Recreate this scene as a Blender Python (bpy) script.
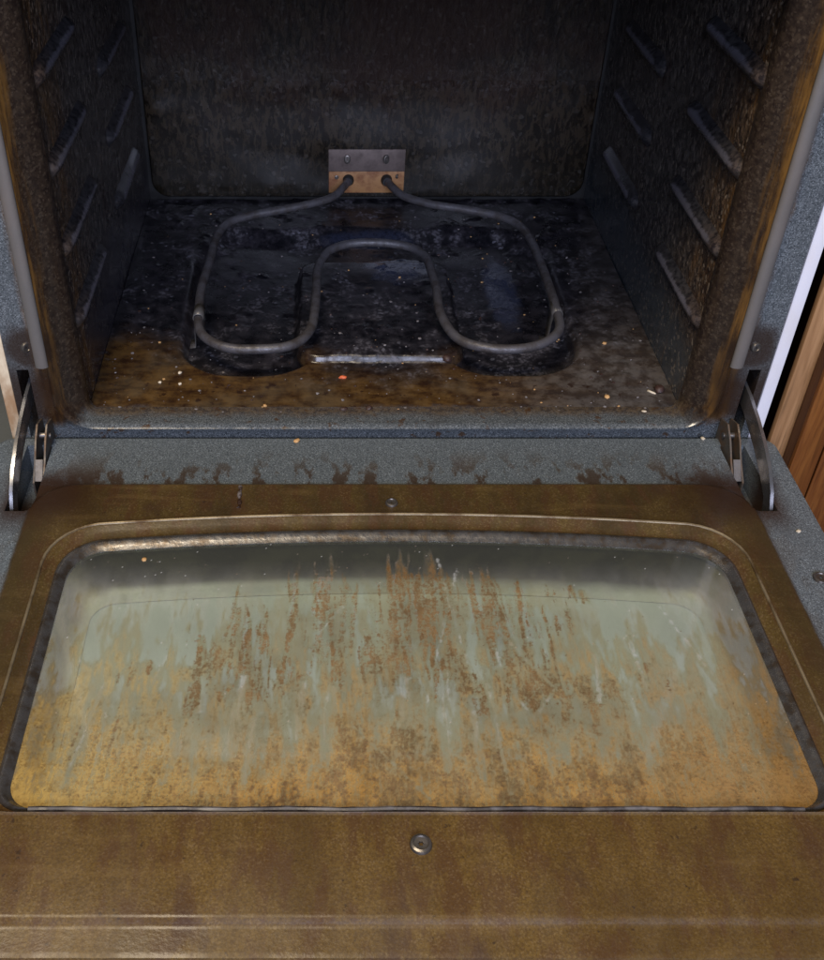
import bpy, bmesh, math, random
import numpy as np
from mathutils import Vector, Matrix

R = math.radians
scene = bpy.context.scene
for o in list(bpy.data.objects):
    bpy.data.objects.remove(o)
col = scene.collection

# ------------------------------------------------------------------ camera
cam_d = bpy.data.cameras.new('camera')
cam_d.sensor_fit = 'VERTICAL'
cam_d.sensor_height = 24.0
cam_d.lens = 24.0 * 1041.0 / 960.0
cam_d.shift_x = 92.0 / 960.0
cam_d.clip_start = 0.02
cam_d.clip_end = 60.0
cam = bpy.data.objects.new('camera', cam_d)
cam.location = (-0.063, -0.813, 0.595)
cam.rotation_euler = (R(90 - 39.5), 0, 0)
col.objects.link(cam)
scene.camera = cam

# ------------------------------------------------------------------ world and lamps
world = bpy.data.worlds.new('World')
scene.world = world
world.use_nodes = True
bg = world.node_tree.nodes['Background']
bg.inputs['Color'].default_value = (0.92, 0.93, 1.0, 1)
bg.inputs['Strength'].default_value = 0.045


def area_light(name, loc, target, sx, sy, watts, color):
    d = bpy.data.lights.new(name, 'AREA')
    d.shape = 'RECTANGLE'
    d.size = sx
    d.size_y = sy
    d.energy = watts
    d.color = color
    o = bpy.data.objects.new(name, d)
    o.location = loc
    o.rotation_euler = (Vector(target) - Vector(loc)).to_track_quat('-Z', 'Y').to_euler()
    col.objects.link(o)
    return o


# warm kitchen ceiling fixture, and the cool daylight of a window across the room
area_light('ceiling_lamp', (-0.55, -0.75, 2.05), (-0.1, -0.2, 0), 0.9, 0.5, 47, (1.0, 0.85, 0.64))
area_light('window_daylight', (0.15, -3.4, 1.65), (0.0, 0.2, 0.05), 2.2, 1.5, 200, (0.68, 0.74, 1.0))

scene.view_settings.view_transform = 'Standard'
scene.view_settings.look = 'None'
scene.view_settings.exposure = 0.0
scene.view_settings.gamma = 1.0
scene.render.engine = 'CYCLES'
scene.cycles.max_bounces = 10
scene.cycles.transparent_max_bounces = 12
scene.cycles.sample_clamp_indirect = 4.0


# ------------------------------------------------------------------ helpers: objects
def mesh_obj(name, verts, faces, mats, parent=None, smooth=True, angle=40, face_mats=None, recalc=True):
    me = bpy.data.meshes.new(name)
    me.from_pydata([tuple(v) for v in verts], [], faces)
    for m in (mats if isinstance(mats, (list, tuple)) else [mats]):
        me.materials.append(m)
    if face_mats is not None:
        me.polygons.foreach_set('material_index', face_mats)
    if recalc:
        bm = bmesh.new()
        bm.from_mesh(me)
        bmesh.ops.recalc_face_normals(bm, faces=bm.faces)
        bm.to_mesh(me)
        bm.free()
    if smooth:
        me.polygons.foreach_set('use_smooth', [True] * len(me.polygons))
        me.set_sharp_from_angle(angle=R(angle))
    me.update()
    o = bpy.data.objects.new(name, me)
    col.objects.link(o)
    if parent is not None:
        o.parent = parent
        if parent.type == 'EMPTY':
            o.matrix_parent_inverse = Matrix.Translation(-parent.location)
    return o


def share(src, name, parent, loc=(0, 0, 0), rot=(0, 0, 0), scale=(1, 1, 1)):
    o = src.copy()
    o.name = name
    col.objects.link(o)
    o.parent = parent
    if parent is not None and parent.type == 'EMPTY':
        o.matrix_parent_inverse = Matrix.Translation(-parent.location)
    else:
        o.matrix_parent_inverse = Matrix.Identity(4)
    o.location = loc
    o.rotation_euler = rot
    o.scale = scale
    return o


def thing(name, label, cat, loc):
    e = bpy.data.objects.new(name, None)
    e.location = loc
    e.empty_display_size = 0.05
    e['label'] = label
    e['category'] = cat
    col.objects.link(e)
    return e


def box_geo(x0, x1, y0, y1, z0, z1, bev=0.0):
    bm = bmesh.new()
    bmesh.ops.create_cube(bm, size=1)
    for v in bm.verts:
        v.co = Vector(((x0 + x1) / 2 + v.co.x * (x1 - x0), (y0 + y1) / 2 + v.co.y * (y1 - y0), (z0 + z1) / 2 + v.co.z * (z1 - z0)))
    if bev:
        bmesh.ops.bevel(bm, geom=bm.edges[:], offset=bev, segments=2, affect='EDGES', profile=0.6)
    bm.verts.index_update()
    vs = [v.co.copy() for v in bm.verts]
    fs = [[v.index for v in f.verts] for f in bm.faces]
    bm.free()
    return vs, fs


def box(name, b, m, parent=None, bev=0.001):
    vs, fs = box_geo(*b, bev=bev)
    return mesh_obj(name, vs, fs, m, parent, angle=50)


def rr_loop(hw, top, bot, rt, rb, arch=0.0, ns=28, nc=8, cx=0.0):
    """Rounded rectangle (first axis, second axis), top side bowed by 'arch'; same vertex count for every call."""
    p = []
    w = hw - rt
    for i in range(ns):                       # top side, left to right
        x = -w + 2 * w * i / ns
        p.append((cx + x, top - arch * (x / w) ** 2))
    for i in range(nc):                       # top right corner
        a = R(90) - R(90) * i / nc
        p.append((cx + w + rt * math.cos(a), top - arch - rt + rt * math.sin(a)))
    y1, y2 = top - arch - rt, bot + rb
    for i in range(ns):
        p.append((cx + hw, y1 + (y2 - y1) * i / ns))
    w2 = hw - rb
    for i in range(nc):
        a = -R(90) * i / nc
        p.append((cx + w2 + rb * math.cos(a), bot + rb + rb * math.sin(a)))
    for i in range(ns):
        p.append((cx + w2 - 2 * w2 * i / ns, bot))
    for i in range(nc):
        a = -R(90) - R(90) * i / nc
        p.append((cx - w2 + rb * math.cos(a), bot + rb + rb * math.sin(a)))
    for i in range(ns):
        p.append((cx - hw, y2 + (y1 - y2) * i / ns))
    for i in range(nc):
        a = R(180) - R(90) * i / nc
        p.append((cx - w + rt * math.cos(a), top - arch - rt + rt * math.sin(a)))
    return p


def bridge(loops, closed=False):
    vs, fs = [], []
    n = len(loops[0])
    for lp in loops:
        vs += lp
    k = len(loops)
    for a in range(k if closed else k - 1):
        b = (a + 1) % k
        for i in range(n):
            j = (i + 1) % n
            fs.append([a * n + i, a * n + j, b * n + j, b * n + i])
    return vs, fs


def tube_geo(pts, rad, seg=12, ry=None, cap=True):
    pts = [Vector(p) for p in pts]
    n = len(pts)
    vs, fs = [], []
    up = None
    for i, p in enumerate(pts):
        t = (pts[min(i + 1, n - 1)] - pts[max(i - 1, 0)]).normalized()
        if up is None:
            a = Vector((0, 0, 1)) if abs(t.z) < 0.9 else Vector((0, 1, 0))
            up = (a - t * a.dot(t)).normalized()
        else:
            up = (up - t * up.dot(t)).normalized()
        s = t.cross(up)
        r = rad[i] if isinstance(rad, (list, tuple)) else rad
        for k in range(seg):
            a = 2 * math.pi * k / seg
            vs.append(p + s * math.cos(a) * r + up * math.sin(a) * (ry or r))
    for i in range(n - 1):
        for k in range(seg):
            j = (k + 1) % seg
            fs.append([i * seg + k, i * seg + j, (i + 1) * seg + j, (i + 1) * seg + k])
    if cap:
        fs.append(list(range(seg))[::-1])
        fs.append([(n - 1) * seg + k for k in range(seg)])
    return vs, fs


def catmull(pts, sub=6):
    pts = [Vector(p) for p in pts]
    out = []
    for i in range(len(pts) - 1):
        p0, p1, p2, p3 = pts[max(i - 1, 0)], pts[i], pts[i + 1], pts[min(i + 2, len(pts) - 1)]
        for k in range(sub):
            t = k / sub
            out.append(0.5 * (2 * p1 + (p2 - p0) * t + (2 * p0 - 5 * p1 + 4 * p2 - p3) * t * t + (3 * p1 - p0 - 3 * p2 + p3) * t ** 3))
    out.append(pts[-1])
    return out


def plate_geo(poly, x0, x1):
    """Polygon in (y,z) extruded between x0 and x1, with a small bevel."""
    bm = bmesh.new()
    vs = [bm.verts.new((x0, y, z)) for y, z in poly]
    f = bm.faces.new(vs)
    r = bmesh.ops.extrude_face_region(bm, geom=[f])
    for v in r['geom']:
        if isinstance(v, bmesh.types.BMVert):
            v.co.x = x1
    bmesh.ops.bevel(bm, geom=[e for e in bm.edges if len(e.link_faces) == 2 and e.calc_face_angle(0) > 1.2], offset=abs(x1 - x0) * 0.22, segments=2, affect='EDGES')
    bmesh.ops.recalc_face_normals(bm, faces=bm.faces)
    bm.verts.index_update()
    a = [v.co.copy() for v in bm.verts]
    b = [[v.index for v in f.verts] for f in bm.faces]
    bm.free()
    return a, b


def cut(o, boxes):
    """Cut box-shaped slots out of a mesh object."""
    for b in boxes:
        vs, fs = box_geo(*b)
        c = mesh_obj('cutter', vs, fs, o.data.materials[0], None, smooth=False)
        m = o.modifiers.new('slot', 'BOOLEAN')
        m.object = c
        m.operation = 'DIFFERENCE'
        m.solver = 'EXACT'
        bpy.context.view_layer.update()
        dg = bpy.context.evaluated_depsgraph_get()
        me = bpy.data.meshes.new_from_object(o.evaluated_get(dg))
        o.modifiers.clear()
        o.data = me
        bpy.data.objects.remove(c)
    o.data.set_sharp_from_angle(angle=R(40))


# ------------------------------------------------------------------ helpers: noise on arrays
def vnoise(X, Y, fx, fy, seed):
    rng = np.random.RandomState(seed)
    g = rng.rand(256, 256)
    x = X * fx + 1000.37
    y = Y * fy + 1000.71
    xi = np.floor(x).astype(int)
    yi = np.floor(y).astype(int)
    xf = x - xi
    yf = y - yi
    xf = xf * xf * (3 - 2 * xf)
    yf = yf * yf * (3 - 2 * yf)
    a = g[xi % 256, yi % 256]
    b = g[(xi + 1) % 256, yi % 256]
    c = g[xi % 256, (yi + 1) % 256]
    d = g[(xi + 1) % 256, (yi + 1) % 256]
    return (a * (1 - xf) + b * xf) * (1 - yf) + (c * (1 - xf) + d * xf) * yf


def fbm(X, Y, fx, fy, seed, octv=4, gain=0.5):
    s = 0
    a = 1.0
    t = 0
    for k in range(octv):
        s = s + a * vnoise(X, Y, fx * 2 ** k, fy * 2 ** k, seed + k * 7)
        t += a
        a *= gain
    return s / t


def sstep(a, b, x):
    t = np.clip((x - a) / (b - a), 0, 1)
    return t * t * (3 - 2 * t)


# ------------------------------------------------------------------ helpers: materials
class Nodes:
    def __init__(self, name):
        self.m = bpy.data.materials.new(name)
        self.m.use_nodes = True
        self.t = self.m.node_tree
        self.t.nodes.clear()
        self.out = self.t.nodes.new('ShaderNodeOutputMaterial')
        self.co = self.t.nodes.new('ShaderNodeNewGeometry').outputs['Position']

    def n(self, kind, **kw):
        nd = self.t.nodes.new(kind)
        for k, v in kw.items():
            setattr(nd, k, v)
        return nd

    def put(self, sock, v):
        if v is None:
            return
        if hasattr(v, 'is_output'):
            self.t.links.new(v, sock)
        elif isinstance(v, (tuple, list)) and len(v) == 3 and sock.type == 'RGBA':
            sock.default_value = (*v, 1)
        else:
            sock.default_value = v

    def scaled(self, s, rot=(0, 0, 0), loc=(0, 0, 0)):
        nd = self.n('ShaderNodeMapping')
        self.put(nd.inputs['Vector'], self.co)
        nd.inputs['Scale'].default_value = s
        nd.inputs['Rotation'].default_value = rot
        nd.inputs['Location'].default_value = loc
        return nd.outputs[0]

    def noise(self, scale, detail=4, rough=0.55, co=None, dist=0.0, out='Fac'):
        nd = self.n('ShaderNodeTexNoise')
        self.put(nd.inputs['Vector'], co or self.co)
        nd.inputs['Scale'].default_value = scale
        nd.inputs['Detail'].default_value = detail
        nd.inputs['Roughness'].default_value = rough
        nd.inputs['Distortion'].default_value = dist
        return nd.outputs[out]

    def vor(self, scale, co=None, out='Distance', feature='F1', rnd=1.0):
        nd = self.n('ShaderNodeTexVoronoi', feature=feature)
        self.put(nd.inputs['Vector'], co or self.co)
        nd.inputs['Scale'].default_value = scale
        nd.inputs['Randomness'].default_value = rnd
        return nd.outputs[out]

    def math(self, op, a, b=0.0, clamp=False):
        nd = self.n('ShaderNodeMath', operation=op, use_clamp=clamp)
        self.put(nd.inputs[0], a)
        self.put(nd.inputs[1], b)
        return nd.outputs[0]

    def mul(self, a, b):
        return self.math('MULTIPLY', a, b)

    def add(self, a, b):
        return self.math('ADD', a, b)

    def mx(self, a, b):
        return self.math('MAXIMUM', a, b)

    def rng(self, v, a, b, c=0.0, d=1.0, smooth=True):
        nd = self.n('ShaderNodeMapRange', interpolation_type='SMOOTHSTEP' if smooth else 'LINEAR', clamp=True)
        self.put(nd.inputs['Value'], v)
        nd.inputs['From Min'].default_value = a
        nd.inputs['From Max'].default_value = b
        nd.inputs['To Min'].default_value = c
        nd.inputs['To Max'].default_value = d
        return nd.outputs['Result']

    def mix(self, f, a, b):
        nd = self.n('ShaderNodeMix', data_type='RGBA')
        self.put(nd.inputs[0], f)
        self.put(nd.inputs[6], a)
        self.put(nd.inputs[7], b)
        return nd.outputs[2]

    def xyz(self, v=None):
        nd = self.n('ShaderNodeSeparateXYZ')
        self.put(nd.inputs[0], v or self.co)
        return nd.outputs

    def attr(self, name):
        return self.n('ShaderNodeAttribute', attribute_name=name).outputs['Fac']

    def bump(self, h, strength=0.5, dist=0.001, normal=None):
        nd = self.n('ShaderNodeBump')
        nd.inputs['Strength'].default_value = strength
        nd.inputs['Distance'].default_value = dist
        self.put(nd.inputs['Height'], h)
        if normal is not None:
            self.put(nd.inputs['Normal'], normal)
        return nd.outputs[0]

    def pbr(self, color, rough=0.5, metal=0.0, normal=None, spec=0.5, coat=0.0, coat_rough=0.1, **kw):
        nd = self.n('ShaderNodeBsdfPrincipled')
        self.put(nd.inputs['Base Color'], color)
        self.put(nd.inputs['Roughness'], rough)
        self.put(nd.inputs['Metallic'], metal)
        self.put(nd.inputs['Specular IOR Level'], spec)
        self.put(nd.inputs['Coat Weight'], coat)
        nd.inputs['Coat Roughness'].default_value = coat_rough
        if normal is not None:
            self.put(nd.inputs['Normal'], normal)
        return nd.outputs[0]

    def done(self, shader):
        self.t.links.new(shader, self.out.inputs['Surface'])
        return self.m


def speckle(N, dark=(0.030, 0.036, 0.042), mid=(0.066, 0.078, 0.085), light=(0.115, 0.132, 0.143), scale=1350):
    """Porcelain enamel: dark blue-grey with fine pale flecks."""
    r = N.xyz(N.vor(scale, out='Color'))
    n = N.noise(scale * 0.55, 3, 0.6)
    c = N.mix(N.rng(n, 0.34, 0.66), mid, light)
    c = N.mix(N.mul(N.rng(r[0], 0.70, 0.90), 0.8), c, dark)
    c = N.mix(N.mul(N.rng(N.noise(24, 4, 0.6), 0.45, 0.65), 0.35), c, mid)
    return N.mix(N.mul(N.rng(r[1], 0.86, 0.95), 0.8), c, tuple(min(1, v * 1.7) for v in light))


# ------------------------------------------------------------------ materials
def mat_door():
    N = Nodes('door_enamel')
    x, y, z = N.xyz()
    ax = N.math('ABSOLUTE', x)
    wob = N.add(N.mul(N.noise(22, 4), 0.020), -0.010)
    sp = speckle(N)
    # baked brown film inside the line the gasket seals
    inx = N.rng(N.add(ax, N.mul(wob, 0.45)), 0.3225, 0.3165)
    iny = N.rng(N.add(y, N.mul(wob, 0.35)), -0.0885, -0.0925)
    film = N.mul(inx, iny)
    # drips and splashes running over the pale ledge
    dr = N.noise(60, 5, 0.6, N.scaled((1, 0.45, 1)))
    splash = N.mul(N.rng(dr, 0.49, 0.58), N.rng(y, -0.030, -0.082))
    splash = N.mul(splash, N.rng(ax, 0.36, 0.25))
    corner = N.mul(N.rng(N.add(ax, N.mul(wob, 2.0)), 0.235, 0.295), N.rng(N.add(y, wob), -0.055, -0.088))
    corner = N.mul(corner, N.rng(N.add(y, wob), -0.165, -0.115))
    corner = N.mul(corner, N.rng(N.add(ax, wob), 0.358, 0.338))
    tone = N.noise(13, 6, 0.68, N.scaled((1.3, 0.7, 1)))
    fine = N.noise(560, 4, 0.7)
    brown = N.mix(N.rng(tone, 0.35, 0.65), (0.032, 0.019, 0.004), (0.072, 0.045, 0.009))
    brown = N.mix(N.rng(y, -0.25, -0.47), brown, N.mix(N.rng(tone, 0.3, 0.7), (0.064, 0.034, 0.005), (0.110, 0.062, 0.011)))
    brown = N.mix(N.mul(N.rng(fine, 0.40, 0.62), 0.60), brown, (0.040, 0.019, 0.003))
    run = N.noise(70, 5, 0.62, N.scaled((1.0, 0.35, 1)))
    brown = N.mix(N.mul(N.rng(run, 0.46, 0.62), 0.60), brown, (0.052, 0.021, 0.006))
    spot = N.rng(N.noise(140, 3, 0.5), 0.69, 0.75)
    brown = N.mix(N.mul(spot, 0.6), brown, (0.016, 0.007, 0.003))
    wipe = N.noise(26, 4, 0.6, N.scaled((0.35, 2.2, 1), (0, 0, 0.25)))
    brown = N.mix(N.mul(N.rng(wipe, 0.55, 0.70), 0.18), brown, (0.17, 0.105, 0.032))
    flk = N.mul(N.rng(N.xyz(N.vor(900, out='Color'))[0], 0.80, 0.95), N.rng(tone, 0.35, 0.65, 0.05, 0.26))
    brown = N.mix(flk, brown, (0.20, 0.135, 0.06))
    dark_blot = N.rng(N.noise(14, 5, 0.65, N.scaled((1.6, 0.8, 1))), 0.56, 0.70)
    brown = N.mix(N.mul(dark_blot, 0.6), brown, (0.034, 0.014, 0.006))
    mask = N.mx(N.mul(film, 0.94), N.mul(splash, 0.85))
    brown = N.mix(N.mul(splash, N.math('SUBTRACT', 1.0, film)), brown, (0.034, 0.018, 0.007))
    c = N.mix(mask, sp, brown)
    rimf = N.mul(N.rng(N.add(ax, N.mul(wob, 1.2)), 0.285, 0.318), 0.55)
    c = N.mix(N.mul(rimf, film), c, (0.030, 0.022, 0.010))
    c = N.mix(N.mul(corner, 0.92), c, (0.022, 0.010, 0.005))
    rough = N.rng(N.noise(18, 5, 0.65, N.scaled((1.6, 0.6, 1))), 0.34, 0.66, 0.26, 0.48)
    rough = N.mix(mask, (0.24, 0.24, 0.24), rough)
    h = N.add(N.mul(N.noise(420, 3), 0.5), N.mul(N.noise(70, 4), N.mx(mask, corner)))
    return N.done(N.pbr(c, rough, 0, N.bump(h, 0.24, 0.0010), 0.22))


def mat_frame():
    N = Nodes('frame_enamel')
    x, y, z = N.xyz()
    ax = N.math('ABSOLUTE', x)
    wob = N.add(N.mul(N.noise(30, 4), 0.03), -0.015)
    sp = speckle(N, dark=(0.014, 0.017, 0.020), mid=(0.045, 0.052, 0.056), light=(0.105, 0.115, 0.120))
    inside = N.mul(N.rng(N.add(ax, N.mul(wob, 0.3)), 0.3285, 0.3175), N.rng(N.add(z, wob), 0.004, 0.02))
    lowdark = N.mul(N.rng(N.add(z, wob), 0.10, 0.05), N.rng(N.add(ax, N.mul(wob, 0.5)), 0.300, 0.310))
    lowdark = N.mul(lowdark, N.rng(N.add(z, wob), -0.002, 0.02))
    scr = N.math('SQRT', N.add(N.math('POWER', N.math('SUBTRACT', ax, 0.328), 2), N.math('POWER', N.math('SUBTRACT', z, 0.088), 2)))
    scr = N.rng(N.add(scr, N.mul(wob, 0.6)), 0.032, 0.014)
    tone = N.noise(40, 5, 0.65, N.scaled((1, 1, 0.4)))
    cr = N.noise(170, 6, 0.72)
    grain = N.rng(N.xyz(N.vor(520, out='Color'))[0], 0.78, 0.92)
    crustc = N.mix(N.rng(cr, 0.36, 0.66), (0.014, 0.009, 0.007), (0.034, 0.023, 0.015))
    crustc = N.mix(N.mul(grain, 0.14), crustc, (0.16, 0.12, 0.08))
    runz = N.noise(120, 5, 0.65, N.scaled((1, 1, 0.12)))
    orange = N.mix(N.rng(runz, 0.38, 0.62), (0.030, 0.014, 0.005), (0.125, 0.062, 0.015))
    brown = N.mix(N.rng(N.add(ax, N.mul(N.add(runz, -0.5), 0.020)), 0.3005, 0.3110), crustc, orange)
    inside = N.mx(inside, N.mul(N.mul(N.rng(ax, 0.284, 0.2875), N.rng(ax, 0.322, 0.3165)), N.rng(N.add(z, wob), 0.0, 0.016)))
    c = N.mix(inside, sp, brown)
    c = N.mix(N.mul(N.mx(lowdark, scr), 0.9), c, (0.018, 0.009, 0.005))
    film = N.mul(N.rng(N.add(y, N.mul(wob, 0.7)), -0.002, 0.016), N.rng(z, 0.02, 0.006))
    c = N.mix(N.mul(film, 0.75), c, N.mix(N.rng(cr, 0.4, 0.6), (0.030, 0.016, 0.008), (0.085, 0.055, 0.026)))
    spill = N.mul(N.rng(N.noise(90, 4, 0.6), 0.60, 0.68), N.rng(z, 0.03, 0.0))
    c = N.mix(N.mul(spill, 0.8), c, (0.05, 0.024, 0.008))
    h = N.add(N.mul(N.noise(500, 3), 0.3), N.mul(N.noise(90, 5, 0.65, N.scaled((1, 1, 0.4))), inside))
    return N.done(N.pbr(c, N.rng(N.noise(50, 3), 0.3, 0.7, 0.13, 0.30), 0, N.bump(h, 0.22, 0.0013), 0.6))


def mat_wall(name, right):
    N = Nodes(name)
    x, y, z = N.xyz()
    wob = N.add(N.mul(N.noise(12, 4), 0.16), -0.08)
    front = N.rng(N.add(y, wob), 0.16, 0.03)                 # toasty brown near the opening
    up = N.rng(N.add(z, wob), 0.02, 0.14)
    crust = N.noise(120, 6, 0.72, N.scaled((1, 1, 0.85)), 0.5)
    big = N.noise(16, 5, 0.6)
    carbon = N.mix(N.rng(crust, 0.35, 0.68), (0.010, 0.009, 0.010), (0.095, 0.086, 0.080))
    rust = N.mix(N.rng(crust, 0.38, 0.64), (0.018, 0.010, 0.006), (0.115, 0.070, 0.036))
    c = N.mix(N.mul(front, N.rng(big, 0.3, 0.6, 0.5, 1.0)), carbon, rust)
    redp = N.mul(N.rng(big, 0.55, 0.7), 0.5)
    c = N.mix(redp, c, (0.024, 0.011, 0.008))
    bare_sheen = (0.030, 0.042, 0.055) if right else (0.020, 0.018, 0.028)  # bare enamel; the right wall's blue sheen is put into its colour
    clean = N.math('SUBTRACT', 1.0, N.rng(N.add(N.add(z, N.mul(y, 0.05)), N.mul(wob, 0.7)), 0.05, 0.12))
    clean = N.mul(clean, N.rng(N.add(y, wob), -0.02, 0.06))
    c = N.mix(N.mul(clean, 0.8), c, bare_sheen)
    runs = N.noise(48, 5, 0.65, N.scaled((1, 1, 0.14)))
    c = N.mix(N.mul(N.mul(N.rng(runs, 0.50, 0.62), front), 0.7), c, (0.105, 0.055, 0.018))
    flake = N.mul(N.rng(N.xyz(N.vor(330, out='Color'))[0], 0.86, 0.96), N.mx(N.mul(front, 0.5), 0.25))
    c = N.mix(flake, c, (0.30, 0.25, 0.20))
    amp = N.math('SUBTRACT', 1.0, N.mul(clean, 0.85))
    h = N.mul(N.add(N.mul(crust, 1.0), N.mul(N.vor(190, N.scaled((1, 1, 0.8))), 0.6)), amp)
    h = N.add(h, N.mul(N.noise(30, 3), 0.8))
    rough = N.rng(N.noise(40, 4), 0.3, 0.7, 0.10, 0.30)
    return N.done(N.pbr(c, rough, 0, N.bump(h, 0.6, 0.0030), 0.9))


def mat_back():
    N = Nodes('back_panel_crust')
    x, y, z = N.xyz()
    co = N.scaled((1.0, 1.0, 0.40))
    wr = N.noise(190, 7, 0.72, co, 0.35)
    cells = N.noise(70, 4, 0.6, co, 0.3)
    big = N.noise(9, 4, 0.6)
    c = N.mix(N.rng(wr, 0.42, 0.60), (0.004, 0.003, 0.002), (0.022, 0.016, 0.010))
    red = N.mul(N.rng(N.add(z, N.mul(big, 0.16)), 0.17, 0.27), N.rng(big, 0.36, 0.58))
    c = N.mix(N.mul(red, 0.6), c, (0.020, 0.009, 0.006))
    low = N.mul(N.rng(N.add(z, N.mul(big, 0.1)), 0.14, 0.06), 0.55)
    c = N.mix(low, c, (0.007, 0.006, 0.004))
    fl = N.mul(N.rng(N.xyz(N.vor(260, out='Color'))[0], 0.93, 0.98), 0.12)
    c = N.mix(fl, c, (0.13, 0.12, 0.11))
    amp = N.rng(N.add(z, N.mul(big, 0.1)), 0.16, 0.26, 0.04, 1.0)
    h = N.mul(N.add(wr, N.mul(cells, 0.5)), amp)
    h = N.add(h, N.mul(N.noise(10, 2), 0.25))
    rough = N.mx(N.rng(N.noise(25, 3), 0.3, 0.7, 0.14, 0.26), N.rng(z, 0.08, 0.20, 0.0, 0.38))
    return N.done(N.pbr(c, rough, 0, N.bump(h, 1.0, 0.0050), 0.33))


def mat_floor():
    N = Nodes('cavity_floor_enamel')
    x, y, z = N.xyz()
    ax = N.math('ABSOLUTE', x)
    n1 = N.noise(14, 5, 0.62)
    n2 = N.noise(55, 6, 0.68)
    n3 = N.noise(220, 4, 0.6)
    wob = N.add(N.mul(n1, 0.12), -0.06)
    sp = speckle(N, dark=(0.018, 0.020, 0.024), mid=(0.050, 0.054, 0.060), light=(0.12, 0.125, 0.13))
    grime = N.rng(N.add(y, N.mul(wob, 0.45)), 0.002, 0.026)
    black = N.rng(N.add(N.add(y, N.mul(ax, -0.28)), N.mul(wob, 1.1)), 0.035, 0.105)
    rightdust = N.rng(N.add(N.add(x, N.mul(y, -0.25)), wob), 0.13, 0.22)
    brown = N.mix(N.rng(N.add(N.mul(n2, 0.6), N.mul(N.noise(80, 5, 0.65, N.scaled((0.35, 1.3, 1))), 0.4)), 0.36, 0.64), (0.018, 0.008, 0.004), (0.078, 0.042, 0.012))
    brown = N.mix(N.mul(N.rng(n1, 0.44, 0.70), 0.4), brown, (0.055, 0.046, 0.028))
    brown = N.mix(N.mul(N.rng(x, 0.06, 0.22), 0.75), brown, N.mix(N.rng(n2, 0.4, 0.62), (0.026, 0.022, 0.020), (0.062, 0.060, 0.060)))
    blk = N.mix(N.rng(n2, 0.38, 0.68), (0.0035, 0.0035, 0.005), (0.020, 0.018, 0.022))
    ash = N.mul(N.rng(N.mul(n2, n1), 0.27, 0.36), N.rng(n3, 0.42, 0.62))
    blk = N.mix(N.mul(ash, 0.40), blk, (0.11, 0.105, 0.12))
    fleck = N.mul(N.rng(N.xyz(N.vor(280, out='Color'))[0], 0.965, 0.985), N.rng(n1, 0.4, 0.6))
    blk = N.mix(N.mul(fleck, 0.25), blk, (0.24, 0.24, 0.28))
    c = N.mix(grime, sp, brown)
    c = N.mix(N.mul(black, N.rng(rightdust, 0, 1, 1.0, 0.55)), c, blk)
    spots = N.mul(N.rng(N.noise(75, 4, 0.55), 0.62, 0.68), N.rng(y, 0.12, 0.06))
    c = N.mix(N.mul(spots, 0.85), c, (0.016, 0.007, 0.004))
    c = N.mix(N.mul(N.rng(z, -0.003, -0.008), 0.9), c, blk)  # sunken lobes painted black for the shade below the element
    rough = N.rng(N.add(N.mul(n1, 0.7), N.mul(n2, 0.3)), 0.36, 0.64, 0.11, 0.32)
    def blob(cx, cy, rx, ry):
        a = N.math('POWER', N.math('DIVIDE', N.math('SUBTRACT', x, cx), rx), 2)
        b = N.math('POWER', N.math('DIVIDE', N.math('SUBTRACT', y, cy), ry), 2)
        return N.rng(N.add(N.add(a, b), N.mul(N.add(n2, -0.5), 2.4)), 1.3, 0.3)
    bare_sheen = N.mx(N.mx(blob(0.030, 0.305, 0.040, 0.050), blob(0.150, 0.270, 0.020, 0.085)), N.mul(blob(-0.005, 0.395, 0.060, 0.016), 0.8))  # glossy patches that carry the painted blue reflections
    bare_sheen = N.mul(bare_sheen, N.rng(n3, 0.30, 0.55, 0.35, 1.0))
    rough = N.mix(bare_sheen, N.rng(rough, 0.11, 0.32, 0.26, 0.50), (0.06, 0.06, 0.06))
    c = N.mix(N.mul(bare_sheen, 0.75), c, (0.030, 0.036, 0.062))  # blue of the reflected daylight put into the floor colour
    h = N.add(N.mul(n2, 0.7), N.add(N.mul(n3, 0.45), N.mul(N.vor(240), 0.25)))
    h = N.mul(h, N.rng(bare_sheen, 0.0, 1.0, 1.0, 0.22))
    h = N.mul(h, N.mul(N.rng(y, 0.01, 0.06, 0.25, 1.0), N.rng(n1, 0.36, 0.66, 0.20, 0.9)))
    return N.done(N.pbr(c, rough, 0, N.bump(h, 0.34, 0.0016), N.rng(bare_sheen, 0.0, 1.0, 0.45, 1.0)))


def mat_simple(name, color, rough, metal=0.0, bump=0.2, bscale=200, bdist=0.0006, var=0.4, dark=None, dscale=40, damt=0.6, stretch=(1, 1, 1), spec=0.5):
    N = Nodes(name)
    co = N.scaled(stretch)
    n = N.noise(dscale, 5, 0.62, co)
    d = dark or tuple(v * (1 - var) for v in color)
    c = N.mix(N.mul(N.rng(n, 0.40, 0.68), damt), color, d)
    r = N.rng(N.noise(dscale * 2, 4, 0.6, co), 0.3, 0.7, rough * 0.8, min(1, rough * 1.3))
    return N.done(N.pbr(c, r, metal, N.bump(N.noise(bscale, 4, 0.6, co), bump, bdist), spec))


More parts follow.
